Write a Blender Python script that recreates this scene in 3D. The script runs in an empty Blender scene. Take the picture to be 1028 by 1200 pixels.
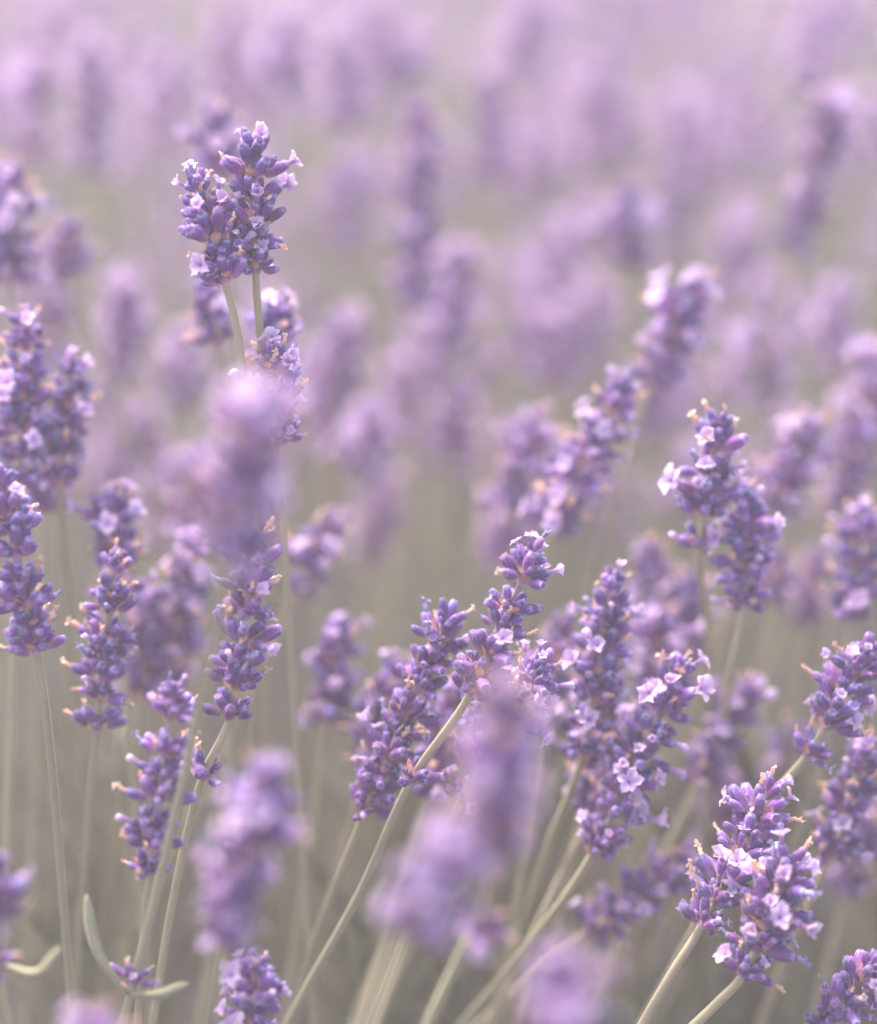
import bpy, math, random
import numpy as np
from mathutils import Vector, Matrix

# ------------------------------------------------------------------ camera, sky, sun, exposure
scene = bpy.context.scene
CAM = Vector((0.0, 0.0, 0.85))
PITCH = math.radians(22.0)
FOCAL, SENSOR = 85.0, 36.0
FOCUS = 0.625
cam_d = bpy.data.cameras.new("camera")
cam_d.sensor_fit = 'VERTICAL'
cam_d.sensor_height = SENSOR
cam_d.lens = FOCAL
cam_d.clip_start = 0.02
cam_d.clip_end = 1000.0
cam_d.dof.use_dof = True
cam_d.dof.focus_distance = FOCUS
cam_d.dof.aperture_fstop = 3.0
cam = bpy.data.objects.new("camera", cam_d)
cam.location = CAM
cam.rotation_euler = (math.radians(90.0) - PITCH, 0, 0)
scene.collection.objects.link(cam)
scene.camera = cam
FWD = Vector((0, math.cos(PITCH), -math.sin(PITCH)))
UP = Vector((0, math.sin(PITCH), math.cos(PITCH)))

def at(px, py, d):
    """photo pixel (1028 x 1200) at depth d metres along the view axis -> world point"""
    k = SENSOR / FOCAL * d / 1200.0
    return CAM + FWD * d + Vector((1, 0, 0)) * ((px - 514) * k) + UP * ((600 - py) * k)

world = bpy.data.worlds.new("World")
scene.world = world
world.use_nodes = True
wn = world.node_tree.nodes
sky = wn.new('ShaderNodeTexSky')
sky.sky_type = 'NISHITA'
sky.sun_disc = False
SUN_EL, SUN_AZ = math.radians(58), math.radians(-35)     # azimuth measured from +Y towards +X
sky.sun_elevation = SUN_EL
sky.sun_rotation = SUN_AZ
sky.air_density = 0.72
sky.dust_density = 6.0
sky.ozone_density = 0.2
world.node_tree.links.new(sky.outputs[0], wn['Background'].inputs[0])
wn['Background'].inputs[1].default_value = 0.15
sun_d = bpy.data.lights.new("sun", 'SUN')
sun_d.energy = 1.8
sun_d.angle = math.radians(20)
sun_d.color = (1.0, 0.93, 0.85)
sun = bpy.data.objects.new("sun", sun_d)
sdir = Vector((math.sin(SUN_AZ) * math.cos(SUN_EL), math.cos(SUN_AZ) * math.cos(SUN_EL), math.sin(SUN_EL)))
sun.rotation_euler = sdir.to_track_quat('Z', 'Y').to_euler()
sun.location = (0, 0, 5)
scene.collection.objects.link(sun)
vs = scene.view_settings
vs.view_transform = 'Standard'
vs.look = 'None'
vs.gamma = 1.0
vs.use_curve_mapping = False
vs.exposure = 1.88
scene.cycles.max_bounces = 8
scene.cycles.diffuse_bounces = 3
scene.cycles.volume_bounces = 1
scene.cycles.transmission_bounces = 4
scene.cycles.use_adaptive_sampling = True
scene.cycles.adaptive_threshold = 0.02
scene.cycles.use_denoising = True

COL = scene.collection
rng = random.Random(11)
nrg = np.random.default_rng(7)

# ------------------------------------------------------------------ materials
def srgb(r, g, b):
    f = lambda c: (c / 255 / 12.92) if c / 255 <= 0.04045 else ((c / 255 + 0.055) / 1.055) ** 2.4
    return (f(r), f(g), f(b), 1)

def new_mat(name):
    m = bpy.data.materials.new(name)
    m.use_nodes = True
    nt = m.node_tree
    nt.nodes.clear()
    return m, nt.nodes, nt.links

def plant_mat(name, stops, hue=0.03, val=0.25, transl=0.25, rough=0.75, sheen=0.0, sheen_tint=(1, 1, 1, 1),
              noise_scale=900.0, noise_amt=0.25, tint2=None):
    """colour ramp along attribute t, varied per piece, matte with some light passing through"""
    m, n, l = new_mat(name)
    out = n.new('ShaderNodeOutputMaterial')
    at_t = n.new('ShaderNodeAttribute'); at_t.attribute_name = 't'
    at_r = n.new('ShaderNodeAttribute'); at_r.attribute_name = 'r'
    oi = n.new('ShaderNodeObjectInfo')
    add = n.new('ShaderNodeMath'); add.operation = 'ADD'
    l.new(at_r.outputs['Fac'], add.inputs[0]); l.new(oi.outputs['Random'], add.inputs[1])
    fr = n.new('ShaderNodeMath'); fr.operation = 'FRACT'; l.new(add.outputs[0], fr.inputs[0])
    ramp = n.new('ShaderNodeValToRGB')
    e = ramp.color_ramp.elements
    while len(e) < len(stops): e.new(0.5)
    for k, (p, c) in enumerate(stops):
        e[k].position = p; e[k].color = c
    tc = n.new('ShaderNodeTexCoord')
    nz = n.new('ShaderNodeTexNoise'); nz.inputs['Scale'].default_value = noise_scale
    nz.inputs['Detail'].default_value = 3
    l.new(tc.outputs['Object'], nz.inputs['Vector'])
    # wobble t by noise
    mr = n.new('ShaderNodeMapRange'); mr.inputs[1].default_value = 0.25; mr.inputs[2].default_value = 0.75
    mr.inputs[3].default_value = -noise_amt * 0.5; mr.inputs[4].default_value = noise_amt * 0.5
    l.new(nz.outputs['Fac'], mr.inputs[0])
    ad2 = n.new('ShaderNodeMath'); ad2.operation = 'ADD'; ad2.use_clamp = True
    l.new(at_t.outputs['Fac'], ad2.inputs[0]); l.new(mr.outputs[0], ad2.inputs[1])
    l.new(ad2.outputs[0], ramp.inputs[0])
    col = ramp.outputs[0]
    if tint2 is not None:                       # a second look for part of the pieces
        gt = n.new('ShaderNodeMapRange'); gt.inputs[1].default_value = 0.68; gt.inputs[2].default_value = 0.8
        l.new(fr.outputs[0], gt.inputs[0])
        mx = n.new('ShaderNodeMix'); mx.data_type = 'RGBA'
        l.new(gt.outputs[0], mx.inputs['Factor']); l.new(col, mx.inputs['A']); mx.inputs['B'].default_value = tint2
        col = mx.outputs['Result']
    hsv = n.new('ShaderNodeHueSaturation')
    h = n.new('ShaderNodeMapRange'); h.inputs[3].default_value = 0.5 - hue; h.inputs[4].default_value = 0.5 + hue
    l.new(fr.outputs[0], h.inputs[0]); l.new(h.outputs[0], hsv.inputs['Hue'])
    m7 = n.new('ShaderNodeMath'); m7.operation = 'MULTIPLY'; m7.inputs[1].default_value = 7.31
    l.new(fr.outputs[0], m7.inputs[0])
    f7 = n.new('ShaderNodeMath'); f7.operation = 'FRACT'; l.new(m7.outputs[0], f7.inputs[0])
    v = n.new('ShaderNodeMapRange'); v.inputs[3].default_value = 1 - val; v.inputs[4].default_value = 1 + val
    l.new(f7.outputs[0], v.inputs[0]); l.new(v.outputs[0], hsv.inputs['Value'])
    l.new(col, hsv.inputs['Color'])
    p = n.new('ShaderNodeBsdfPrincipled')
    p.inputs['Roughness'].default_value = rough
    p.inputs['Specular IOR Level'].default_value = 0.25
    p.inputs['Sheen Weight'].default_value = sheen
    p.inputs['Sheen Roughness'].default_value = 0.4
    p.inputs['Sheen Tint'].default_value = sheen_tint
    l.new(hsv.outputs[0], p.inputs['Base Color'])
    bp = n.new('ShaderNodeBump'); bp.inputs['Strength'].default_value = 0.25; bp.inputs['Distance'].default_value = 0.0004
    l.new(nz.outputs['Fac'], bp.inputs['Height']); l.new(bp.outputs[0], p.inputs['Normal'])
    if transl > 0:
        tr = n.new('ShaderNodeBsdfTranslucent'); l.new(hsv.outputs[0], tr.inputs['Color'])
        ms = n.new('ShaderNodeMixShader'); ms.inputs[0].default_value = transl
        l.new(p.outputs[0], ms.inputs[1]); l.new(tr.outputs[0], ms.inputs[2])
        l.new(ms.outputs[0], out.inputs[0])
    else:
        l.new(p.outputs[0], out.inputs[0])
    return m

M_CALYX = plant_mat('calyx_violet', [(0.0, srgb(178, 144, 150)), (0.2, srgb(162, 112, 160)), (0.6, srgb(122, 74, 148)),
                                     (0.86, srgb(134, 96, 168)), (1.0, srgb(184, 168, 210))],
                    hue=0.032, val=0.32, transl=0.15, rough=0.8, sheen=0.2, sheen_tint=(0.85, 0.85, 1, 1))
M_THROAT = plant_mat('calyx_mouth', [(0.0, srgb(96, 60, 112)), (1.0, srgb(122, 88, 144))], transl=0.1)
M_PETAL = plant_mat('petal_lilac', [(0.0, srgb(150, 106, 172)), (0.35, srgb(198, 162, 210)), (0.7, srgb(218, 190, 227)),
                                    (1.0, srgb(230, 209, 236))], hue=0.022, val=0.14, transl=0.38, rough=0.6, noise_amt=0.2)
M_DRY = plant_mat('withered_petal', [(0.0, srgb(190, 138, 138)), (0.45, srgb(226, 182, 156)), (1.0, srgb(236, 208, 188))],
                  hue=0.02, val=0.2, transl=0.25, noise_amt=0.5, tint2=srgb(150, 152, 192))
M_BRACT = plant_mat('papery_bract', [(0.0, srgb(212, 176, 152)), (0.5, srgb(222, 168, 152)), (1.0, srgb(190, 128, 142))],
                    hue=0.02, val=0.15, transl=0.3, noise_amt=0.4)
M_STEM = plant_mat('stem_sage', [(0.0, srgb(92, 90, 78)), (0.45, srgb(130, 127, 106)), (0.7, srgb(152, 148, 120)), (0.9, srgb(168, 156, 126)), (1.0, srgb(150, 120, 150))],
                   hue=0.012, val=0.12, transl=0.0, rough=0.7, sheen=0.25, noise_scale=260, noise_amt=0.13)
M_LEAF = plant_mat('leaf_sage', [(0.0, srgb(92, 90, 78)), (1.0, srgb(128, 124, 102))], hue=0.02, val=0.25, transl=0.2,
                   rough=0.75, sheen=0.2, noise_scale=400)
MATS = [M_CALYX, M_THROAT, M_PETAL, M_DRY, M_BRACT, M_STEM, M_LEAF]
CAL, THR, PET, DRY, BRA, STM, LEA = range(7)

# ------------------------------------------------------------------ mesh templates (numpy)
class T:
    """verts, faces (3 or 4 corners), one material slot per face, attributes t and r per vertex"""
    def __init__(s):
        s.v, s.t, s.r, s.f, s.m = [], [], [], [], []
    def grid(s, rows, mat, closed=True, tval=None, flip=False):
        """rows: list of rings (each list of xyz); quads between consecutive rings"""
        o = len(s.v); nr = len(rows); nc = len(rows[0])
        for i, row in enumerate(rows):
            for j, p in enumerate(row):
                s.v.append(tuple(p)); s.t.append(tval[i] if tval is not None else i / (nr - 1)); s.r.append(0.0)
        for i in range(nr - 1):
            for j in range(nc if closed else nc - 1):
                k = (j + 1) % nc
                q = (o + i * nc + j, o + i * nc + k, o + (i + 1) * nc + k, o + (i + 1) * nc + j)
                s.f.append(q[::-1] if flip else q); s.m.append(mat)
        return o
    def add(s, other, M, r=None):
        o = len(s.v)
        A = np.array(M)[:3]
        v = np.array(other.v) @ A[:, :3].T + A[:, 3]
        s.v.extend(map(tuple, v)); s.t.extend(other.t)
        s.r.extend([x + (r or 0.0) for x in other.r])
        s.f.extend([tuple(i + o for i in f) for f in other.f]); s.m.extend(other.m)
    def mesh(s, name, smooth=True):
        return make_mesh(name, np.array(s.v, np.float32), s.f, np.array(s.m), np.array(s.t, np.float32), np.array(s.r, np.float32), smooth)

def make_mesh(name, v, faces, mats, t, r, smooth=True):
    used = sorted(set(int(x) for x in mats)); remap = {u: i for i, u in enumerate(used)}
    me = bpy.data.meshes.new(name)
    cnt = np.array([len(f) for f in faces], np.int32) if not isinstance(faces, np.ndarray) else np.full(len(faces), faces.shape[1], np.int32)
    loops = np.concatenate([np.array(f, np.int32) for f in faces]) if not isinstance(faces, np.ndarray) else faces.reshape(-1).astype(np.int32)
    me.vertices.add(len(v)); me.vertices.foreach_set('co', np.ascontiguousarray(v, np.float32).reshape(-1))
    me.loops.add(len(loops)); me.loops.foreach_set('vertex_index', loops)
    me.polygons.add(len(cnt))
    me.polygons.foreach_set('loop_start', np.concatenate([[0], np.cumsum(cnt)[:-1]]).astype(np.int32))
    me.polygons.foreach_set('loop_total', cnt)
    lut = np.zeros(max(used) + 1, np.int32)
    for u in used: lut[u] = remap[u]
    me.polygons.foreach_set('material_index', lut[np.asarray(mats, np.int32)])
    me.polygons.foreach_set('use_smooth', np.full(len(cnt), smooth))
    for nm, arr in (('t', t), ('r', r)):
        a = me.attributes.new(nm, 'FLOAT', 'POINT'); a.data.foreach_set('value', np.ascontiguousarray(arr, np.float32))
    for u in used: me.materials.append(MATS[u])
    me.update(); me.validate()
    return me

def ring(rad, z, n, cx=0.0, rib=0.0, dz=0.0, ph=0.0):
    out = []
    for j in range(n):
        a = 2 * math.pi * j / n + ph
        rr = rad * (1 + rib * (1 if j % 2 else -1))
        out.append((cx + rr * math.cos(a), rr * math.sin(a), z + dz * (1 if j % 2 else -1)))
    return out

MM = 0.001
def t_calyx(g, n=14, L=5.9, R=1.38, openness=0.6):
    s = T(); bend = g.uniform(0.1, 0.6)
    prof = [(0, .35), (.08, .62), (.25, .86), (.48, 1.0), (.7, .97), (.88, .80), (.97, .70 + .15 * openness)]
    rows = [ring(R * w * MM, z * L * MM, n, cx=bend * z * z * MM, rib=.13 * min(1, z * 5), dz=0) for z, w in prof]
    rows.append(ring(R * (.62 + .3 * openness) * MM, 1.03 * L * MM, n, cx=bend * MM, rib=.05, dz=.28 * MM))
    s.grid(rows, CAL, tval=[min(z, 1) for z, _ in prof] + [1.0])
    for i in range(len(s.t)):
        if i % 2 == 0 and .1 < s.t[i] < .95: s.t[i] = s.t[i] * .75 + .6 * .25 - .04
        elif .3 < s.t[i] < .95: s.t[i] = min(.93, s.t[i] + .14)
    rows2 = [ring(R * (.60 + .28 * openness) * MM, 1.025 * L * MM, n, cx=bend * MM, rib=.05, dz=.26 * MM),
             ring(R * .45 * MM, (1.10 - .16 * openness) * L * MM, n, cx=bend * MM, rib=.2), ring(R * .1 * MM, (1.13 - .2 * openness) * L * MM, n, cx=bend * MM)]
    s.grid(rows2, CAL, tval=[.95, .75, .9])
    return s

def t_lobe(s, base, direction, normal, length, width, cup, mat, g, nu=5, nv=5, t0=0.35, wave=0.06):
    d = Vector(direction).normalized(); nn = Vector(normal); nn = (nn - d * nn.dot(d)).normalized(); w = d.cross(nn)
    ph = g.uniform(0, 6)
    rows = []
    for i in range(nu + 1):
        u = i / nu
        prof = (.42 + .58 * math.sin(math.pi * .5 * min(1, u / .5))) if u < .5 else math.sqrt(max(0, 1 - ((u - .5) / .5) ** 2.6))
        prof = max(prof, .36)
        row = []
        for j in range(nv):
            q = -1 + 2 * j / (nv - 1)
            x = u * length - .16 * length * (q * q) * u * u
            y = q * width * .5 * prof
            z = cup * length * u * u + .18 * width * q * q * prof + wave * length * u * math.sin(3.1 * q + ph)
            row.append(Vector(base) + d * x + w * y + nn * z)
        rows.append(row)
    s.grid(rows, mat, closed=False, tval=[t0 + (1 - t0) * i / nu for i in range(nu + 1)])

def t_corolla(g, style='open'):
    """tube out of the calyx mouth, two upper lobes and three lower lobes; origin at calyx mouth, axis +Z, upper lip towards -X"""
    s = T(); n = 10
    tl = 3.0 * MM if style == 'open' else 3.4 * MM
    fl = {'open': .98, 'half': 1.0, 'bud': 1.0}[style]
    prof = [(-.5, .62), (.2, .66), (.6, .78), (.9, fl * .9), (1.0, fl)]
    cx = lambda z: .35 * MM * z * z
    rows = [ring(w * MM, z * tl, n, cx=cx(z)) for z, w in prof]
    if style == 'bud':
        rows += [ring(1.1 * MM, 1.1 * tl, n, cx=cx(1.2), rib=.15), ring(1.0 * MM, 1.3 * tl, n, cx=cx(1.3), rib=.28), ring(.5 * MM, 1.42 * tl, n, cx=cx(1.4), rib=.3), ring(.05 * MM, 1.44 * tl, n, cx=cx(1.4))]
        s.grid(rows, PET, tval=[.1, .2, .35, .5, .6, .7, .85, .95, 1])
        return s
    s.grid(rows, PET, tval=[0, .1, .2, .3, .3])
    s.grid([ring(fl * .98 * MM, tl * .995, n, cx=cx(1)), ring(.55 * MM, tl * .9, n, cx=cx(.9)), ring(.3 * MM, tl * .8, n, cx=cx(.8)), ring(.05 * MM, tl * .75, n, cx=cx(.75))], PET, tval=[.4, .25, .0, .0])
    c = Vector((cx(1), 0, tl * .97))
    lean = {'open': 1.25, 'half': .55}[style]     # lobe angle off the tube axis
    for k, (az, ln, wd) in enumerate([(math.pi - .55, 3.7, 3.5), (math.pi + .55, 3.7, 3.5), (-1.15, 2.9, 2.7), (0, 3.2, 2.9), (1.15, 2.9, 2.7)]):
        az += g.uniform(-.2, .2); la = lean * g.uniform(.65, 1.2)
        if k < 2: la *= .85
        d = Vector((math.cos(az) * math.sin(la), math.sin(az) * math.sin(la), math.cos(la)))
        nrm = Vector((-math.cos(az) * math.cos(la), -math.sin(az) * math.cos(la), math.sin(la)))
        b = c + Vector((math.cos(az), math.sin(az), 0)) * fl * .8 * MM
        t_lobe(s, b, d, nrm, ln * MM * g.uniform(.72, 1.12), wd * MM * g.uniform(.85, 1.15), g.uniform(-.45, .3), PET, g, wave=g.uniform(.04, .16))
    return s

def t_dry(g):
    s = T(); n = 7
    prof = [(-.3, .62), (.3, .60), (.8, .74), (1.3, .52), (1.9, .72), (2.5, .5), (3.0, .62)]
    bx, by = g.uniform(-1, 1), g.uniform(-1, 1)
    rows = []
    for z, w in prof:
        rows.append([((w * g.uniform(.6, 1.35) * math.cos(2 * math.pi * j / n) + bx * .1 * z * z) * MM,
                      (w * g.uniform(.6, 1.35) * math.sin(2 * math.pi * j / n) + by * .1 * z * z) * MM,
                      (z + g.uniform(-.18, .18)) * MM) for j in range(n)])
    s.grid(rows, DRY)
    e = Vector((bx * .9 * MM, by * .9 * MM, 2.9 * MM))
    for k in range(3):
        a = g.uniform(0, 6.28)
        t_lobe(s, e, (math.cos(a), math.sin(a), g.uniform(.1, .9)), (0, 0, 1), g.uniform(.9, 1.7) * MM, 1.2 * MM, g.uniform(-.5, .7), DRY, g, 3, 3, wave=.4)
    return s

def t_bract(g):
    s = T()
    t_lobe(s, (0, 0, 0), (1, 0, .8), (-.8, 0, 1), 4.4 * MM, 3.6 * MM, .25, BRA, g, 5, 5, t0=0, wave=.05)
    return s

def t_node(g):
    """thickened joint of the stem with a ring of tiny unopened buds"""
    s = T(); n = 10
    s.grid([ring(.7 * MM, -1.6 * MM, n), ring(1.25 * MM, -.6 * MM, n, rib=.1), ring(1.5 * MM, .4 * MM, n, rib=.12), ring(1.1 * MM, 1.6 * MM, n, rib=.1), ring(.6 * MM, 2.6 * MM, n)],
           CAL, tval=[.0, .05, .2, .3, .2])
    b = t_calyx(g, 6, 2.9, .75, .1)
    for k in range(7):
        a = 6.28 * k / 7 + g.uniform(-.3, .3)
        s.add(b, Matrix.Translation((1.0 * MM * math.cos(a), 1.0 * MM * math.sin(a), .6 * MM)) @ aim(a, g.uniform(.4, .9)), g.random())
    return s

def aim(az, tilt, roll=0.0):
    """turn +Z towards azimuth az, tilt radians away from vertical"""
    return Matrix.Rotation(az, 4, 'Z') @ Matrix.Rotation(tilt, 4, 'Y') @ Matrix.Rotation(roll, 4, 'Z')

def layout(g, n, size, crown, p_open, p_dry, p_bud=.08, bracts=4):
    """pieces of one whorl: list of (kind, matrix)"""
    out = []
    two = g.uniform(0, 6.28)
    for k in range(n):
        tier = k % 3
        a = two + 6.283 * k / n * 1.0 + g.uniform(-.25, .25)
        if crown:
            tilt = [.75, .3, .52][tier] * g.uniform(.7, 1.25)
        else:
            tilt = [1.12, .5, .82][tier] * g.uniform(.6, 1.35)
        if not crown and g.random() < .07: continue
        sc = size * g.uniform(.6, 1.18)
        z = [.0, 1.6, .8][tier] * MM + g.uniform(-.6, .6) * MM
        ro = (1.1 if crown else [3.1, 1.6, 2.4][tier]) * MM * size
        Mx = Matrix.Translation((ro * math.cos(a), ro * math.sin(a), z)) @ aim(a, tilt, g.uniform(-.4, .4)) @ Matrix.Scale(sc, 4)
        out.append(('calyx', Mx))
        q = g.random()
        mouth = Mx @ Matrix.Translation((.35 * MM, 0, 5.6 * MM))
        if q < p_open:
            out.append(('corolla', mouth @ Matrix.Rotation(g.uniform(-.9, .9), 4, 'Z') @ Matrix.Scale(g.uniform(.62, .95), 4)))
        elif q < p_open + p_dry:
            out.append(('withered_corolla', mouth @ Matrix.Rotation(g.uniform(0, 6), 4, 'Z')))
        elif q < p_open + p_dry + p_bud:
            out.append(('corolla_bud', mouth))
    for k in range(bracts):
        a = two + 6.283 * k / max(bracts, 1) + g.uniform(-.4, .4)
        out.append(('bract', Matrix.Translation((1.8 * MM * math.cos(a), 1.8 * MM * math.sin(a), g.uniform(-1.6, 1.8) * MM)) @ Matrix.Rotation(a, 4, 'Z') @ Matrix.Rotation(g.uniform(-.3, .5), 4, 'Y') @ Matrix.Scale(size * g.uniform(.6, 1.15), 4)))
    return out

g0 = random.Random(5)
TPL = {
    'calyx': [t_calyx(g0, 14, g0.uniform(5.4, 6.3), g0.uniform(1.28, 1.5), o) for o in (.0, .1, .2, .35, .6, .15)],
    'corolla': [t_corolla(g0, 'open') for _ in range(7)] + [t_corolla(g0, 'half') for _ in range(5)],
    'corolla_bud': [t_corolla(g0, 'bud')],
    'withered_corolla': [t_dry(g0) for _ in range(6)],
    'bract': [t_bract(g0) for _ in range(4)],
    'node': [t_node(g0) for _ in range(4)],
}
def hairy(t, g, count=80):
    s = T(); s.add(t, Matrix.Identity(4))
    for _ in range(count):
        i = g.randrange(14, 14 * 8); p = Vector(t.v[i]); ax = Vector((p.x, p.y, 0)).normalized()
        q = p + (ax * g.uniform(.3, .75) + Vector((0, 0, g.uniform(.15, .6)))) * MM
        w = Vector((-ax.y, ax.x, 0)) * .06 * MM
        o = len(s.v); s.v += [tuple(p - w), tuple(p + w), tuple(q)]; s.t += [.95, 1, 1]; s.r += [0, 0, 0]
        s.f.append((o, o + 1, o + 2)); s.m.append(CAL)
    return s
MESH = {k: [(hairy(t, g0) if k == 'calyx' else t).mesh(k) for t in v] for k, v in TPL.items()}

# joined whorls for the softer stalks behind and in front
def joined_whorl(g, crown, n, po=.34):
    s = T(); s.add(TPL['node'][g.randrange(4)], Matrix.Identity(4), g.random())
    cor = []
    for kind, Mx in layout(g, n, 1.0, crown, po, .24, .04):
        if kind == 'corolla': cor.append(Mx); continue
        s.add(g.choice(TPL[kind]), Mx, g.random())
    return s.mesh('whorl'), cor
WHORL = [joined_whorl(g0, False, g0.choice((9, 10, 11)), .62) for _ in range(10)]
CROWN = [joined_whorl(g0, True, g0.choice((7, 8)), po) for po in (.2, .4, .7, .9, .9)]

# ------------------------------------------------------------------ helpers for objects
def new_obj(name, data, parent=None, M=None):
    o = bpy.data.objects.new(name, data)
    COL.objects.link(o)
    if parent is not None: o.parent = parent
    if M is not None: o.matrix_basis = M
    return o

def catmull(P, per=8):
    P = [Vector(p) for p in P]
    Q = [P[0] * 2 - P[1]] + P + [P[-1] * 2 - P[-2]]
    out = []
    for i in range(1, len(Q) - 2):
        a, b, c, d = Q[i - 1], Q[i], Q[i + 1], Q[i + 2]
        ta, tb = (c - a), (d - b)
        # centripetal-like damping: tangents no longer than the segment
        L = (c - b).length
        if ta.length > 1e-9: ta = ta.normalized() * L
        if tb.length > 1e-9: tb = tb.normalized() * L
        for k in range(per):
            u = k / per; u2, u3 = u * u, u * u * u
            out.append((2 * u3 - 3 * u2 + 1) * b + (u3 - 2 * u2 + u) * ta + (-2 * u3 + 3 * u2) * c + (u3 - u2) * tb)
    out.append(P[-1])
    return out

def frame(tan, roll=0.0):
    z = tan.normalized(); x = Vector((0, 1, 0)).cross(z)
    if x.length < .1: x = Vector((1, 0, 0)).cross(z)
    x.normalize(); y = z.cross(x)
    M = Matrix((x, y, z)).transposed().to_4x4()
    return M @ Matrix.Rotation(roll, 4, 'Z')

def tube(path, radii, n, mat, tvals, name):
    s = T(); rows = []
    for i, p in enumerate(path):
        tn = path[min(i + 1, len(path) - 1)] - path[max(i - 1, 0)]
        F = frame(tn)
        rows.append([p + (F.to_3x3() @ Vector((math.cos(2 * math.pi * j / n), math.sin(2 * math.pi * j / n), 0))) * radii[i] * (1.0 + (.13 if j % 2 else -.13)) for j in range(n)])
    s.grid(rows, mat, tval=tvals, flip=True)
    o = len(s.v) - n
    s.f.append(tuple(range(n))); s.m.append(mat)
    s.f.append(tuple(o + j for j in range(n))[::-1]); s.m.append(mat)
    return s

def ground_run(Q, D):
    """carry a stem on from Q in direction D, bending down to the soil"""
    D = D.normalized()
    if D.z > -.55:
        D = Vector((D.x, D.y, 0)).normalized() * .8 + Vector((0, 0, -.6)); D.normalize()
    h = Q.z
    slope = Vector((D.x, D.y, 0)) / -D.z
    mid = Q + Vector((slope.x * h * .42, slope.y * h * .42, -h * .5))
    end = mid + Vector((slope.x * h * .25, slope.y * h * .25, -mid.z - .006))
    return [mid, end]

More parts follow.
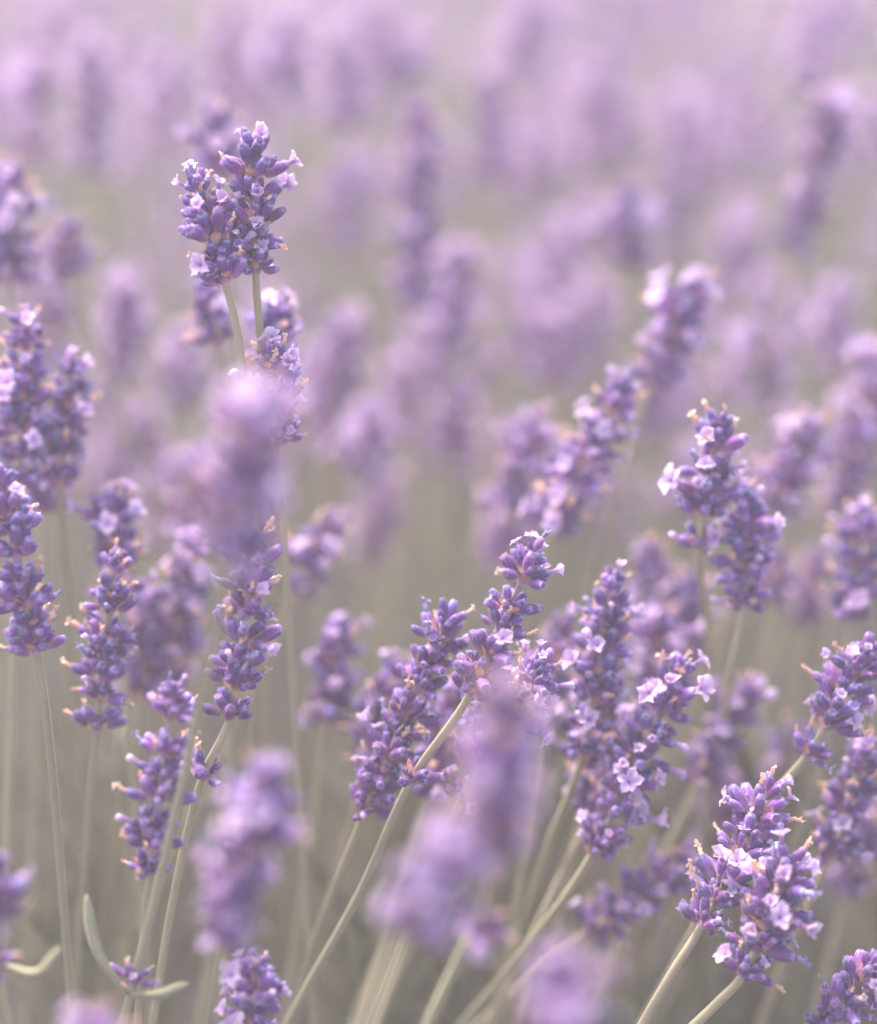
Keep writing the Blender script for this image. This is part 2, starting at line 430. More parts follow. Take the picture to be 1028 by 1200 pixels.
GROUP_NEAR = 'lavender stalks of the clump in focus'
def stalk(pts, label, group=None, hero=True, lone=(), p_open=.10, p_dry=.36, p_bud=.035, fat=1.0, seed=0, srad=1.15, crown_open=None, leaves=(), fl=(), pts3=None):
    """pts: tip, spike base, then stem points, each (px, py, depth); lone: indices of stem points that carry a separate whorl"""
    g = random.Random(seed * 131 + 17)
    P = pts3 if pts3 is not None else [at(*p) for p in pts]
    D = P[-1] - P[-2]
    full = P + ground_run(P[-1], D)
    per = 10 if hero else 5
    path = catmull(full, per)
    s_acc = [0.0]
    for a, b in zip(path, path[1:]): s_acc.append(s_acc[-1] + (b - a).length)
    def at_s(s):
        for i in range(len(path) - 1):
            if s_acc[i + 1] >= s:
                u = (s - s_acc[i]) / max(1e-9, s_acc[i + 1] - s_acc[i])
                return path[i].lerp(path[i + 1], u), (path[max(i - 1, 0)] - path[min(i + 2, len(path) - 1)]).normalized()
        return path[-1], Vector((0, 0, 1))
    root_pos = path[-1].copy()
    root = bpy.data.objects.new('lavender_stalk', None)
    root.empty_display_size = .01
    COL.objects.link(root); root.location = root_pos
    root['label'] = label; root['category'] = 'lavender'
    if group: root['group'] = group
    Ls = s_acc[per]                                   # arc length of the spike
    tot = s_acc[-1]
    keep = [i for i in range(len(path)) if s_acc[i] > 5.0 * MM] or list(range(len(path)))
    pth = [path[i] - root_pos for i in keep]
    rad = [(.62 + (srad - .62) * min(1, (s_acc[i]) / (Ls * 1.25))) * MM * (1 + .25 * s_acc[i] / tot) for i in keep]
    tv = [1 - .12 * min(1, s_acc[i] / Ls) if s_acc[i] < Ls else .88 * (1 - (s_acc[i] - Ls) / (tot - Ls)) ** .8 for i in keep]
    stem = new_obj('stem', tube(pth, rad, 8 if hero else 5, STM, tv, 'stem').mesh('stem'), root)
    # whorls
    pitch = 6.2 * MM * fat ** .5
    n = max(2, round((Ls - 6 * MM) / pitch) + 1)
    spots = []
    for k in range(n):
        f = k / (n - 1)
        spots.append((6.5 * MM + f * max(Ls - 7.5 * MM, 4 * MM) + (g.uniform(-1.2, 1.2) * MM if 0 < k else 0), k == 0, f, False))
    if g.random() < .45 and n > 3:                     # an uneven gap in the head
        cut = g.randrange(1, n - 1); shift = g.uniform(1.5, 3.0) * MM
        spots = [(s - (shift * .5 if i <= cut else -shift * .5) if i else s, c, f, al) for i, (s, c, f, al) in enumerate(spots)]
    for li in lone:
        spots.append((s_acc[per * li], False, 1.0, True))
    mouths = []
    for s, crown, f, alone in spots:
        pos, tan = at_s(s)
        M = Matrix.Translation(pos - root_pos) @ frame(tan, g.uniform(0, 6.28))
        size = .92 * fat * (.86 if crown else (.92 + .16 * math.sin(math.pi * min(1, .2 + f * .75)))) * g.uniform(.84, 1.12)
        if hero:
            w = new_obj('whorl', g.choice(MESH['node']), root, M)
            cnt = (8 if crown else g.choice((12, 13, 14, 15))) if not alone else 6
            po = (crown_open if (crown and crown_open is not None) else p_open)
            for kind, Mx in layout(g, cnt, size, crown, po, p_dry, p_bud, 1 if crown else g.choice((3, 4, 5))):
                new_obj(kind, g.choice(MESH[kind]), w, Mx)
                if kind == 'calyx': mouths.append((w, Mx, root_pos + (M @ Mx @ Vector((0, 0, 8 * MM)))))
        else:
            me, cor = g.choice(CROWN if crown else WHORL)
            w = new_obj('whorl', me, root, M @ Matrix.Scale(size, 4))
            for Mx in cor:
                if g.random() < p_open * 3.2:
                    new_obj('corolla', g.choice(MESH['corolla']), w, Mx @ Matrix.Scale(1.25, 4))
    for (fx, fy) in fl:                               # flowers seen open at that spot of the photograph
        def cost(e):
            q = frustum_px(e[2]); return math.hypot(q[0] - fx, q[1] - fy) + (q[2] - P[0].dot(FWD) + CAM.dot(FWD)) * 900
        e = min(mouths, key=cost); mouths.remove(e)
        new_obj('corolla', g.choice(MESH['corolla']), e[0], e[1] @ Matrix.Translation((.3 * MM, 0, 5.4 * MM)) @ Matrix.Rotation(g.uniform(-.6, .6), 4, 'Z') @ Matrix.Scale(g.uniform(.8, 1.0), 4))
    for (px, py, d), (qx, qy, e), (rx, ry, h) in leaves:
        leaf_path(stem, [at(px, py, d) - root_pos, at(qx, qy, e) - root_pos, at(rx, ry, h) - root_pos])
    return root

def leaf_path(parent, P):
    path = catmull(P, 8); s = T(); rows = []; n = len(path)
    for i, p in enumerate(path):
        u = i / (n - 1); tn = path[min(i + 1, n - 1)] - path[max(i - 1, 0)]
        z = tn.normalized(); w = z.cross(Vector((0, -1, .4))).normalized(); nr = w.cross(z)
        wd = 1.7 * MM * (.38 + .95 * u - .35 * u * u) * (1 if u < .78 else max(.12, math.sqrt((1 - u) / .22)))
        rows.append([p - w * wd + nr * .25 * MM, p - nr * .25 * MM, p + w * wd + nr * .25 * MM, p + nr * .4 * MM])
    s.grid(rows, STM, closed=True, tval=[.62 + .1 * i / n for i in range(n)])
    s.f.append((3, 2, 1, 0)); s.m.append(STM)
    o = len(s.v) - 4; s.f.append((o, o + 1, o + 2, o + 3)); s.m.append(STM)
    new_obj('leaf', s.mesh('leaf'), parent)

# ------------------------------------------------------------------ ground
def soil_material():
    m, n, l = new_mat('soil')
    out = n.new('ShaderNodeOutputMaterial'); p = n.new('ShaderNodeBsdfPrincipled')
    p.inputs['Roughness'].default_value = .95; p.inputs['Specular IOR Level'].default_value = .1
    tc = n.new('ShaderNodeTexCoord'); nz = n.new('ShaderNodeTexNoise'); nz.inputs['Scale'].default_value = 14; nz.inputs['Detail'].default_value = 8
    l.new(tc.outputs['Object'], nz.inputs['Vector'])
    r = n.new('ShaderNodeValToRGB'); r.color_ramp.elements[0].position = .3; r.color_ramp.elements[1].position = .75
    r.color_ramp.elements[0].color = srgb(34, 28, 34); r.color_ramp.elements[1].color = srgb(64, 56, 58)
    l.new(nz.outputs['Fac'], r.inputs[0]); l.new(r.outputs[0], p.inputs['Base Color'])
    b = n.new('ShaderNodeBump'); b.inputs['Distance'].default_value = .03; l.new(nz.outputs['Fac'], b.inputs['Height']); l.new(b.outputs[0], p.inputs['Normal'])
    l.new(p.outputs[0], out.inputs[0])
    return m
gm = bpy.data.meshes.new('ground')
S = 200.0
ADDED_HAZE = 0.085
gm.from_pydata([(-S, -S, 0), (S, -S, 0), (S, S, 0), (-S, S, 0)], [], [(0, 1, 2, 3)])
gm.materials.append(soil_material())
ground = new_obj('ground', gm); ground['kind'] = 'structure'

# ------------------------------------------------------------------ leafy base of the rows (nobody could count it)
def row_of(y):
    """rows of bushes run across the view; returns fill 0..1"""
    for a, b in ROWS:
        if a <= y <= b: return 1
    return 0
ROWS = [(.30, 1.06), (1.50, 2.25), (2.4, 3.3), (3.5, 4.4), (4.6, 5.5)]

def frustum_px(p):
    v = Vector(p) - CAM; d = v.dot(FWD)
    if d < .05: return None
    k = SENSOR / FOCAL * d / 1200
    return 514 + v.x / k, 600 - v.dot(UP) / k, d

def leaf_strip():
    v = []; nseg = 3
    for i in range(nseg + 1):
        u = i / nseg; w = (.0013, .0022, .0021, .0004)[i]; c = .005 * u * u
        v += [(-w, c, u * .045), (w, c, u * .045)]
    f = [(2 * i, 2 * i + 1, 2 * i + 3, 2 * i + 2) for i in range(nseg)]
    return np.array(v), np.array(f), np.repeat(np.linspace(.1, 1, nseg + 1), 2)
def foliage():
    LV, LF, LT = leaf_strip(); A = []
    for a, b in ROWS[:5]:
        far = a > 2.5
        nsh = int((b - a) * (2.6 if far else 1.8) * (500 if far else 1500))
        for _ in range(nsh):
            half = .9 if not far else 1.6
            x, y = nrg.uniform(-half, half), nrg.uniform(a, b)
            if math.sin(x * 23 + 2.2 + 1.3 * a) + math.sin(y * 15 + x * 6 + a) < (.45 if a < 1 else .1) + nrg.uniform(-.2, .2): continue
            u = (y - a) / (b - a) * 2 - 1
            h = (.10 + (.30 if a < 1 else .22) * math.sqrt(max(0, 1 - u * u * u * u))) * nrg.uniform(.5, 1.12)
            lean = Vector((nrg.uniform(-.3, .3), nrg.uniform(-.3, .3) + u * .25, 1)).normalized()
            nl = 7 if far else 14
            for k in range(nl):
                f = .15 + .85 * (k + nrg.random()) / nl
                p = Vector((x, y, 0)) + lean * (h * f)
                az = nrg.uniform(0, 6.283); tilt = nrg.uniform(.35, 1.0) * (1.1 - .5 * f)
                A.append((Matrix.Translation(p) @ aim(az, tilt) @ Matrix.Scale((1.6 if far else 1.0) * nrg.uniform(.7, 1.3), 4), nrg.random()))
    for _ in range(150):                      # leafy side shoots of the near clump, between the stalks
        top = at(nrg.uniform(-80, 1110), nrg.uniform(860, 1230), nrg.uniform(.72, 1.08))
        if math.sin(top.x * 40 + 1.0) + math.sin(top.y * 23) < -.3: continue
        lean = Vector((nrg.uniform(-.25, .45), nrg.uniform(-.3, .3), 1)).normalized()
        for k in range(22):
            p = top - lean * (.008 * k + nrg.uniform(0, .004))
            A.append((Matrix.Translation(p) @ aim(nrg.uniform(0, 6.283), nrg.uniform(.15, .8)) @ Matrix.Scale(nrg.uniform(.6, 1.15), 4), nrg.random()))
    M = np.array([np.array(m)[:3] for m, _ in A]); R = np.array([r for _, r in A])
    V = np.einsum('nij,vj->nvi', M[:, :, :3], LV) + M[:, None, :, 3]
    n, k = V.shape[:2]
    F = (LF[None] + (np.arange(n) * k)[:, None, None]).reshape(-1, 4)
    me = make_mesh('lavender_foliage', V.reshape(-1, 3), F, np.full(len(F), LEA), np.tile(LT, n), np.repeat(R, k))
    o = new_obj('lavender_foliage', me); o['kind'] = 'stuff'
    o['label'] = 'grey green narrow leaves covering the lower part of the lavender rows'; o['category'] = 'foliage'
foliage()

# ------------------------------------------------------------------ the stalks one can make out, placed from the photograph
N = GROUP_NEAR
sd = [0]
def H(pts, label, **k):
    sd[0] += 1
    k.setdefault('seed', sd[0])
    return stalk(pts, label, k.pop('group', None), True, **k)
def B(pts, label, **k):
    sd[0] += 1
    k.setdefault('seed', sd[0]); k.setdefault('p_open', .16)
    return stalk(pts, label, k.pop('group', None), False, **k)

# pair standing tall
H([(226, 196, .622), (266, 338, .625), (282, 410, .63), (290, 560, .64), (275, 800, .66)], 'shorter tilted head of the tall touching pair, with pale flowers', fl=[(203, 218), (238, 240), (258, 208)], p_open=.13, p_dry=.16, fat=1.0)
H([(298, 152, .625), (300, 320, .63), (303, 370, .632), (318, 560, .645), (300, 820, .67)], 'taller upright head of the touching pair, with a pale flower on top', fl=[(293, 160), (342, 220), (291, 240)], p_open=.10, crown_open=.3, p_dry=.16, fat=1.0)
# soft head in front with its long stem
H([(304, 440, .478), (272, 650, .495), (258, 720, .525), (232, 840, .575), (192, 1010, .595), (157, 1150, .605), (140, 1215, .61)], 'blurred pale head on a long stem slanting past two dark violet heads',
  lone=(5,), p_open=.5, p_dry=.45, fat=.95, leaves=[((150, 1165, .605), (115, 1115, .602), (101, 1048, .60)), ((155, 1165, .605), (188, 1165, .60), (222, 1152, .598))])
H([(318, 398, .632), (326, 520, .64)], 'head hidden behind the blurred pale head, two whitish flowers at its tip', fl=[(312, 403), (330, 430), (252, 495), (340, 520)], crown_open=.45, p_open=.18)
H([(300, 612, .612), (270, 838, .618), (238, 910, .62), (212, 1010, .63), (190, 1130, .64)], 'dark violet head above a tiny separate whorl beside the long slanting stem', fl=[(335, 745), (310, 700)], lone=(2,), p_open=.08, p_dry=.25)
H([(205, 790, .60), (176, 1018, .606), (166, 1130, .62)], 'slim gappy head of violet buds crossed by the long slanting stem', p_open=.03, p_dry=.25, fat=.92)
H([(-2, 545, .61), (44, 768, .615), (60, 890, .625), (74, 1060, .64)], 'dark head leaning away from the clump on a bare pale stem', p_open=.04, p_dry=.28)
H([(138, 640, .645), (114, 850, .65), (100, 1000, .67)], 'beige and violet head with many withered flowers', p_open=.03, p_dry=.45, fat=.95)
H([(130, 570, .675), (140, 700, .68)], 'head with three pale flowers on top behind the withered beige head', fl=[(100, 595), (130, 600), (160, 588)], crown_open=.5, p_open=.12)
# centre
H([(632, 632, .618), (550, 815, .624), (482, 915, .63), (420, 1050, .645), (338, 1200, .66)], 'long head ending in two white flowers above a bare slanting stem', fl=[(632, 630), (655, 655), (590, 740)], lone=(2,), p_open=.05, crown_open=.28, p_dry=.22)
H([(532, 708, .638), (428, 952, .648), (360, 1130, .68)], 'thick dark head leaning right beside the bare slanting stem', fl=[(498, 830), (540, 740)], p_open=.12, p_dry=.22)
H([(645, 765, .632), (545, 930, .64), (490, 1060, .66)], 'head with open lilac flowers behind the blurred pink head', fl=[(550, 880), (610, 790), (640, 830), (625, 800)], p_open=.22, p_dry=.15)
H([(592, 795, .47), (574, 1000, .49), (562, 1085, .535), (540, 1120, .56), (495, 1215, .57)], 'large blurred pinkish head with a separate whorl below on a pale stem', lone=(2,), p_open=.4, p_dry=.55, fat=.95)
H([(556, 960, .465), (474, 1098, .475), (425, 1210, .47)], 'very blurred wide head leaning right with a magenta centre', p_open=.6, p_dry=.2, fat=.9)
H([(318, 885, .52), (262, 1105, .53), (235, 1210, .54)], 'blurred head with lilac flowers on both sides standing low between two stems', p_open=.42, p_dry=.3, fat=.9)
H([(668, 1110, .455), (645, 1260, .47)], 'very blurred round lilac head under the almost flat magenta violet head', p_open=.6, crown_open=.7, fat=.85)
H([(116, 1178, .50), (100, 1270, .51)], 'blurred round lilac head tip below the curved leaf', fat=.8, p_open=.3, crown_open=.5)
H([(302, 1112, .603), (292, 1225, .61)], 'small sharp head below the low blurred head between two stems', fl=[(285, 1125), (270, 1160), (330, 1165)], p_open=.12, p_dry=.15)
H([(-22, 1000, .55), (4, 1075, .555), (-6, 1130, .57), (8, 1210, .585)], 'small blurred violet head above a pale curved leaf of its own', lone=(2,), p_open=.15,
  leaves=[((2, 1130, .585), (45, 1140, .58), (72, 1110, .578))])
# right
H([(846, 478, .652), (820, 635, .66), (828, 720, .69)], 'bright head with a fuzzy tip overlapping the orange bracted upright head', fl=[(815, 515), (878, 548)], p_open=.15, p_dry=.2)
H([(872, 562, .662), (872, 712, .668), (855, 800, .69)], 'upright head with orange bracts in rows down its front', fl=[(850, 625), (905, 612)], p_open=.08, crown_open=.3, p_dry=.1)
H([(818, 325, .725), (762, 450, .735), (735, 540, .75)], 'blurred head leaning right above another leaning head', fl=[(770, 345), (830, 350), (800, 335)], p_open=.22)
H([(738, 438, .69), (652, 612, .70), (620, 720, .73)], 'blurred head with lilac flowers leaning right under a higher one', fl=[(680, 470), (750, 455), (715, 500)], p_open=.25)
H([(722, 665, .652), (684, 880, .66), (640, 1000, .69)], 'dusty violet head with cream withered tips and peach bracts', fl=[(745, 780), (690, 830)], p_open=.08, p_dry=.35)
H([(806, 765, .645), (692, 1005, .655), (610, 1120, .68), (520, 1230, .70)], 'long dark head leaning right with small lilac flowers near its tip', fl=[(765, 810), (832, 808), (775, 950), (690, 970)], p_open=.12, crown_open=.3, p_dry=.12)
H([(760, 830, .675), (690, 960, .68)], 'head with large lilac flowers behind the long dark leaning head', p_open=.3)
H([(886, 795, .70), (822, 912, .71)], 'blurred head with one pale flower at its side', fl=[(903, 825), (840, 800)], p_open=.14)
H([(768, 635, .74), (752, 790, .75)], 'blurred pale head behind the dusty violet head', p_open=.2)
H([(812, 670, .735), (790, 800, .745)], 'blurred dark head below two overlapping bright heads', p_open=.15)
H([(955, 488, .735), (905, 600, .745)], 'blurred violet head leaning right with a pale flower on its shoulder', fl=[(930, 500)], p_open=.16)
H([(1012, 585, .70), (1000, 722, .705), (985, 800, .72)], 'soft upright head with a pale top flower, beyond the far leaning head', fl=[(1005, 598)], p_open=.12, crown_open=.3)
H([(912, 640, .76), (905, 712, .765)], 'blurred dark violet head beside the orange bracted upright head', p_open=.05)
H([(1026, 748, .642), (948, 882, .645), (905, 935, .65), (840, 1040, .66)], 'head leaning far right on a pale stem above a loose cluster', fl=[(1010, 850), (950, 830)], p_open=.12, p_dry=.25)
H([(912, 905, .632), (822, 1085, .622), (788, 1140, .622), (748, 1210, .625)], 'loose open cluster on a bare pale stem, touching the broad flowering cluster', fl=[(922, 920), (865, 980), (840, 1000)], p_open=.22, p_dry=.15)
H([(932, 992, .612), (872, 1140, .616), (838, 1178, .62), (800, 1215, .622)], 'broad cluster of open lilac flowers on a thin pale stem', fl=[(880, 1030), (883, 1085), (955, 1078), (905, 1060), (925, 1020)], p_open=.22, p_dry=.28, fat=1.02)
H([(1022, 862, .66), (972, 1005, .668), (930, 1100, .69)], 'dark violet head with peach bracts just below the far leaning head', p_open=.1)
H([(1034, 1115, .618), (962, 1215, .625)], 'sharp violet head low beside the broad flowering cluster', p_open=.2, p_dry=.1)
H([(815, 998, .685), (690, 1092, .69), (640, 1130, .70)], 'soft magenta violet head lying almost flat to the right', p_open=.12)
H([(945, 850, .75), (905, 930, .76)], 'blurred dark head behind the far leaning head', p_open=.05)
# left and middle, softer
H([(402, 722, .705), (382, 850, .71)], 'soft lilac head standing alone in the grey gap', p_open=.3, p_dry=.05)
H([(398, 598, .715), (348, 692, .72)], 'soft pinkish head leaning right beside the blurred pale head', fl=[(395, 605), (345, 640)], p_open=.2)
H([(88, 415, .675), (72, 565, .68), (80, 700, .70)], 'soft head with one white flower at its tip', fl=[(88, 422)], crown_open=.25, p_open=.1)
H([(32, 355, .665), (22, 570, .672)], 'soft peach and violet head beside the white tipped head', p_open=.12, p_dry=.3)
H([(14, 190, .72), (10, 330, .73)], 'blurred dark head with a white flower above the peach and violet head', fl=[(12, 200), (25, 250)], p_open=.2)
H([(80, 252, .76), (82, 325, .765), (120, 420, .78)], 'blurred small dark violet head on a slanting stem', p_open=.02)
H([(325, 345, .675), (315, 430, .68)], 'soft small head just below the tall pair', p_open=.2)
H([(238, 330, .69), (255, 400, .70)], 'soft lilac head behind the stem of the tall pair', p_open=.25)
H([(228, 625, .70), (198, 800, .71)], 'wide soft head with lilac flowers behind the slim gappy head', p_open=.3)
H([(255, 125, .745), (262, 215, .75)], 'soft pale head peeking behind the tall pair', p_open=.25)
H([(625, 475, .755), (600, 640, .77)], 'blurred magenta violet head with lilac flowers on both sides', p_open=.3)

for tip, base in [((58, 478, .705), (52, 600, .71)), ((176, 690, .70), (165, 820, .71)), ((664, 715, .695), (640, 850, .70)), ((712, 790, .68), (684, 930, .69)),
                  ((776, 705, .72), (762, 825, .73)), ((598, 560, .80), (588, 660, .81)), ((668, 520, .745), (640, 630, .755)), ((1004, 470, .77), (990, 590, .78)),
                  ((958, 640, .80), (948, 735, .81)), ((470, 770, .69), (432, 890, .70)), ((545, 800, .675), (500, 935, .685)), ((860, 900, .76), (835, 985, .77)),
                  ((235, 520, .76), (222, 640, .77)), ((1020, 940, .72), (990, 1050, .73))]:
    H([tip, base], 'soft violet head tucked close behind the sharp heads of the clump', group='soft heads close behind the sharp ones', p_open=.16, p_dry=.3)

# softer stalks behind, told apart only by their place
BG = 'blurred lavender stalks behind the clump in focus'
BL = 'out of focus lavender stalk with a soft violet head behind the sharp clump'
H([(490, 118, .84), (488, 360, .86)], 'very long blurred upright head standing alone right of the tall pair', p_open=.15, p_dry=.35)
H([(738, 212, .86), (736, 315, .87)], 'short blurred head with pale flowers flanking a dark core above the leaning heads', p_open=.12, fl=[(710, 240), (712, 265), (765, 235), (762, 260)])
H([(985, 105, .82), (930, 285, .84)], 'long blurred head leaning right with a cluster of pale flowers on top', p_open=.12, p_dry=.3, fl=[(960, 120), (985, 115), (1005, 130), (990, 140), (920, 210)])
H([(576, 85, .96), (578, 215, .98)], 'blurred head crowned by whitish flowers next to the very long upright head', p_open=.12, fl=[(560, 90), (575, 85), (595, 95), (580, 100)])
H([(395, 395, .86), (390, 520, .88)], 'blurred pale topped head with a dark core right of the blurred pale head', p_open=.12, fl=[(385, 400), (405, 410)])
for tip, base in [((432, 470, .84), (425, 560, .85)), ((478, 405, .92), (470, 520, .93)), ((530, 470, .96), (520, 570, .97)),
                  ((212, 380, .87), (218, 480, .88)), ((168, 470, .9), (166, 545, .91)), ((450, 570, .9), (436, 660, .92)), ((545, 280, .88), (530, 420, .9)),
                  ((985, 330, .9), (975, 440, .92)), ((905, 330, 1.0), (890, 450, 1.02)), ((870, 230, 1.05), (860, 340, 1.07)), ((655, 260, 1.0), (648, 370, 1.02)),
                  ((110, 40, .9), (105, 200, .92)), ((40, 60, .95), (36, 190, .96)), ((400, 30, 1.0), (405, 150, 1.02)), ((340, 10, .95), (338, 130, .97)),
                  ((270, 10, .98), (262, 120, 1.0)), ((150, 330, .84), (140, 450, .86)), ((700, 90, 1.1), (690, 200, 1.12)), ((820, 120, 1.1), (812, 230, 1.12)),
                  ((955, 10, .98), (945, 120, 1.0)), ((1020, 400, .8), (1015, 520, .82)), ((620, 130, 1.15), (612, 250, 1.17)), ((700, 330, .98), (690, 420, 1.0)),
                  ((410, 180, 1.0), (402, 300, 1.02)), ((200, 60, 1.05), (196, 170, 1.07))]:
    B([tip, base], BL, group=BG, p_open=.3)

BL3 = 'soft focus lavender stalk with a small violet head in the gaps of the sharp clump'
g3 = random.Random(33)
for k in range(46):
    px = 1028 * ((k * .618034 + .3) % 1.0) + g3.uniform(-20, 20); py = g3.uniform(330, 560 if (px < 420 or px > 640) else 500); d = g3.uniform(.84, 1.15)
    B([(px, py, d), (px - g3.uniform(-8, 40), py + g3.uniform(70, 130) * .8 / d, d + .015)], BL3, group='small soft lavender heads in the gaps of the clump', p_open=g3.choice((.1, .2, .4)), fat=g3.uniform(.85, 1.05), srad=1.3)
BL2 = 'out of focus lavender stalk with a pale lilac head rising just before the rows behind'
g2 = random.Random(21)
for k in range(60):
    px = 1028 * ((k * .618034) % 1.0) + g2.uniform(-30, 30); py = g2.uniform(-30, 340); d = g2.uniform(1.0, 1.5)
    if 170 < px < 370 and 100 < py: d = max(d, 1.2)
    B([(px, py, d), (px - g2.uniform(-8, 26), py + g2.uniform(75, 140) * .75 / d, d + .02)], BL2, group='pale lavender stalks before the rows behind', p_open=g2.choice((.2, .32, .4)))

# ------------------------------------------------------------------ the rows behind
def field_points():
    pts = []
    for a, b in ROWS:
        dens = 420 if a < 1.2 else (720 if a < 2.3 else 660)
        half = 1.0 if a < 1.2 else .4 + b * .3
        n = int((b - a) * 2 * half * dens)
        for _ in range(n):
            x, y = nrg.uniform(-half, half), nrg.uniform(a, b)
            u = (y - a) / (b - a) * 2 - 1
            h = (.44 + .12 * math.sqrt(max(0, 1 - u * u)) + nrg.uniform(-.09, .07))
            pts.append((x, y, h, u))
    return pts
ind, rest = [], []
for x, y, h, u in field_points():
    q = frustum_px((x, y, h))
    if y < 1.15:                       # the clump in focus is placed by hand; fill only beside the view
        if -260 < q[0] < 1290 if q else True: continue
        rest.append((x, y, h, u)); continue
    ind.append((q[2] + (0 if -60 < q[0] < 1090 and q[1] > -120 else 50), x, y, h, u))
ind.sort()
N_IND = 98
FL = 'far out of focus lavender stalk in the rows behind, soft lilac head'
for i, (d, x, y, h, u) in enumerate(ind):
    if i >= N_IND: rest.append((x, y, h, u)); continue
    lean = Vector((nrg.uniform(-.15, .25), u * .2 + nrg.uniform(-.15, .15), 1)).normalized()
    tip = Vector((x, y, h)); L = nrg.uniform(.03, .055)
    sd[0] += 1
    stalk(None, FL, 'lavender stalks in the rows behind', False, p_open=nrg.choice((.1, .3, .34)), seed=sd[0], pts3=[tip, tip - lean * L])

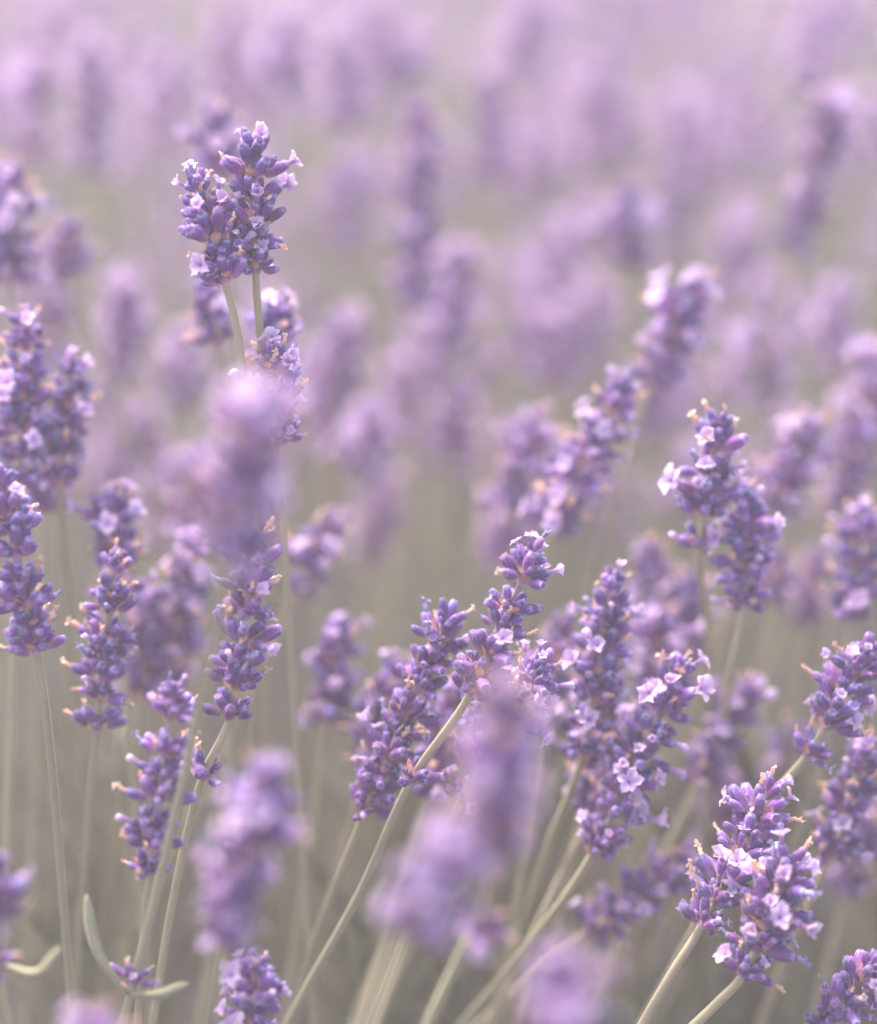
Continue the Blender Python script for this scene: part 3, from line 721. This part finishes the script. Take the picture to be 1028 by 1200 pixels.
def far_field(points):
    """the rest of the field as one mass of simple spikes"""
    g = random.Random(3)
    def spike(lite):
        v, f, m, t, r = [], [], [], [], []
        def add(verts, faces, mat, tv, Mx, rr):
            o = len(v)
            for p, tt in zip(verts, tv):
                v.append(tuple(Mx @ Vector(p))); t.append(tt); r.append(rr)
            for q in faces: f.append(tuple(o + i for i in q)); m.append(mat)
        cv = [(0, 0, 0), (1.5 * MM, 0, 3.4 * MM), (0, 1.5 * MM, 3.4 * MM), (-1.5 * MM, 0, 3.4 * MM), (0, -1.5 * MM, 3.4 * MM), (0, 0, 6.4 * MM)]
        cf = [(0, 2, 1), (0, 3, 2), (0, 4, 3), (0, 1, 4), (5, 1, 2), (5, 2, 3), (5, 3, 4), (5, 4, 1)]
        pv = [(0, 0, 8 * MM)] + [((3.9 if j % 2 else 2.2) * MM * math.cos(j * .6283), (3.9 if j % 2 else 2.2) * MM * math.sin(j * .6283), 9 * MM) for j in range(10)]
        pf = [(0, 1 + j, 1 + (j + 1) % 10) for j in range(10)]
        pq = [(0, 0, 7.6 * MM)] + [(3.5 * MM * math.cos(j * 1.2566), 3.5 * MM * math.sin(j * 1.2566), 8.6 * MM) for j in range(5)]
        pg = [(0, 1 + j, 1 + (j + 1) % 5) for j in range(5)]
        n = g.choice((4, 5, 6)); po = g.choice((.4, .7, .95))
        for k in range(n):
            z = -k * 7 * MM - 4 * MM
            for c in range(4 if lite else 7):
                a = g.uniform(0, 6.28); tl = g.uniform(.3, 1.15) if k else g.uniform(.1, .7)
                Mx = Matrix.Translation((0, 0, z)) @ aim(a, tl) @ Matrix.Scale(g.uniform(.9, 1.15) * (1.25 if lite else 1.0), 4)
                add(cv, cf, CAL, [0, .6, .6, .6, .6, 1], Mx, g.random())
                if g.random() < po + (.35 if k == 0 else 0): add(*((pq, pg, PET, [.2] + [1] * 5) if lite else (pv, pf, PET, [.2] + [1] * 10)), Mx, g.random())
            for c in range(0 if lite else 2):
                a = g.uniform(0, 6.28)
                add([(0, 0, 0), (3 * MM, 1.6 * MM, 2 * MM), (4.5 * MM, 0, 3.5 * MM), (3 * MM, -1.6 * MM, 2 * MM)], [(0, 1, 2), (0, 2, 3)], BRA, [0, .5, 1, .5], Matrix.Translation((0, 0, z)) @ Matrix.Rotation(a, 4, 'Z'), g.random())
        w = 1.2 * MM
        add([(w, 0, 0), (-w * .5, w * .87, 0), (-w * .5, -w * .87, 0), (w, 0, -.62), (-w * .5, w * .87, -.62), (-w * .5, -w * .87, -.62)],
            [(0, 1, 4), (0, 4, 3), (1, 2, 5), (1, 5, 4), (2, 0, 3), (2, 3, 5)], STM, [.9] * 3 + [.1] * 3, Matrix.Identity(4), g.random())
        return np.array(v), np.array(f), np.array(m), np.array(t), np.array(r)
    SP = [spike(k >= 6) for k in range(12)]
    V, F, MI, TT, RR = [], [], [], [], []; o = 0
    for x, y, h, u in points:
        v, f, m, t, r = SP[g.randrange(6) + (6 if y > 2.3 else 0)]
        Mx = Matrix.Translation((x, y, h)) @ Matrix.Rotation(g.uniform(-.22, .22), 4, 'Y') @ Matrix.Rotation(-u * .2 + g.uniform(-.15, .15), 4, 'X') @ Matrix.Rotation(g.uniform(0, 6.28), 4, 'Z')
        A = np.array(Mx)[:3]
        V.append(v @ A[:, :3].T + A[:, 3]); F.append(f + o); MI.append(m); TT.append(t); RR.append((r + g.random()) % 1.0); o += len(v)
    me = make_mesh('lavender_field', np.concatenate(V), np.concatenate(F), np.concatenate(MI), np.concatenate(TT), np.concatenate(RR))
    ob = new_obj('lavender_field', me); ob['kind'] = 'stuff'
    ob['label'] = 'distant blurred mass of lilac lavender flowers filling the field'; ob['category'] = 'lavender field'
far_field(rest)
print('field', len(ind), len(rest), len(bpy.data.objects))

# ------------------------------------------------------------------ volume box added to lift the dark tones and pale the distance
hm, hn, hl = new_mat('added_pale_haze')
ho = hn.new('ShaderNodeOutputMaterial'); hv = hn.new('ShaderNodeVolumePrincipled')
hv.inputs['Color'].default_value = (.95, .93, .95, 1)
hv.inputs['Density'].default_value = ADDED_HAZE
hv.inputs['Anisotropy'].default_value = 0.0
hl.new(hv.outputs[0], ho.inputs['Volume'])
hs = S + 5
hz = bpy.data.meshes.new('added_haze')
hz.from_pydata([(x, y, z) for z in (-1.0, 1.0) for x, y in ((-hs, -hs), (hs, -hs), (hs, hs), (-hs, hs))], [],
               [(3, 2, 1, 0), (4, 5, 6, 7), (0, 1, 5, 4), (1, 2, 6, 5), (2, 3, 7, 6), (3, 0, 4, 7)])
hz.materials.append(hm)
added_haze = new_obj('added_haze', hz); added_haze['kind'] = 'stuff'
added_haze['label'] = 'thin pale air volume added over the lavender field to lift dark tones'; added_haze['category'] = 'added_haze'
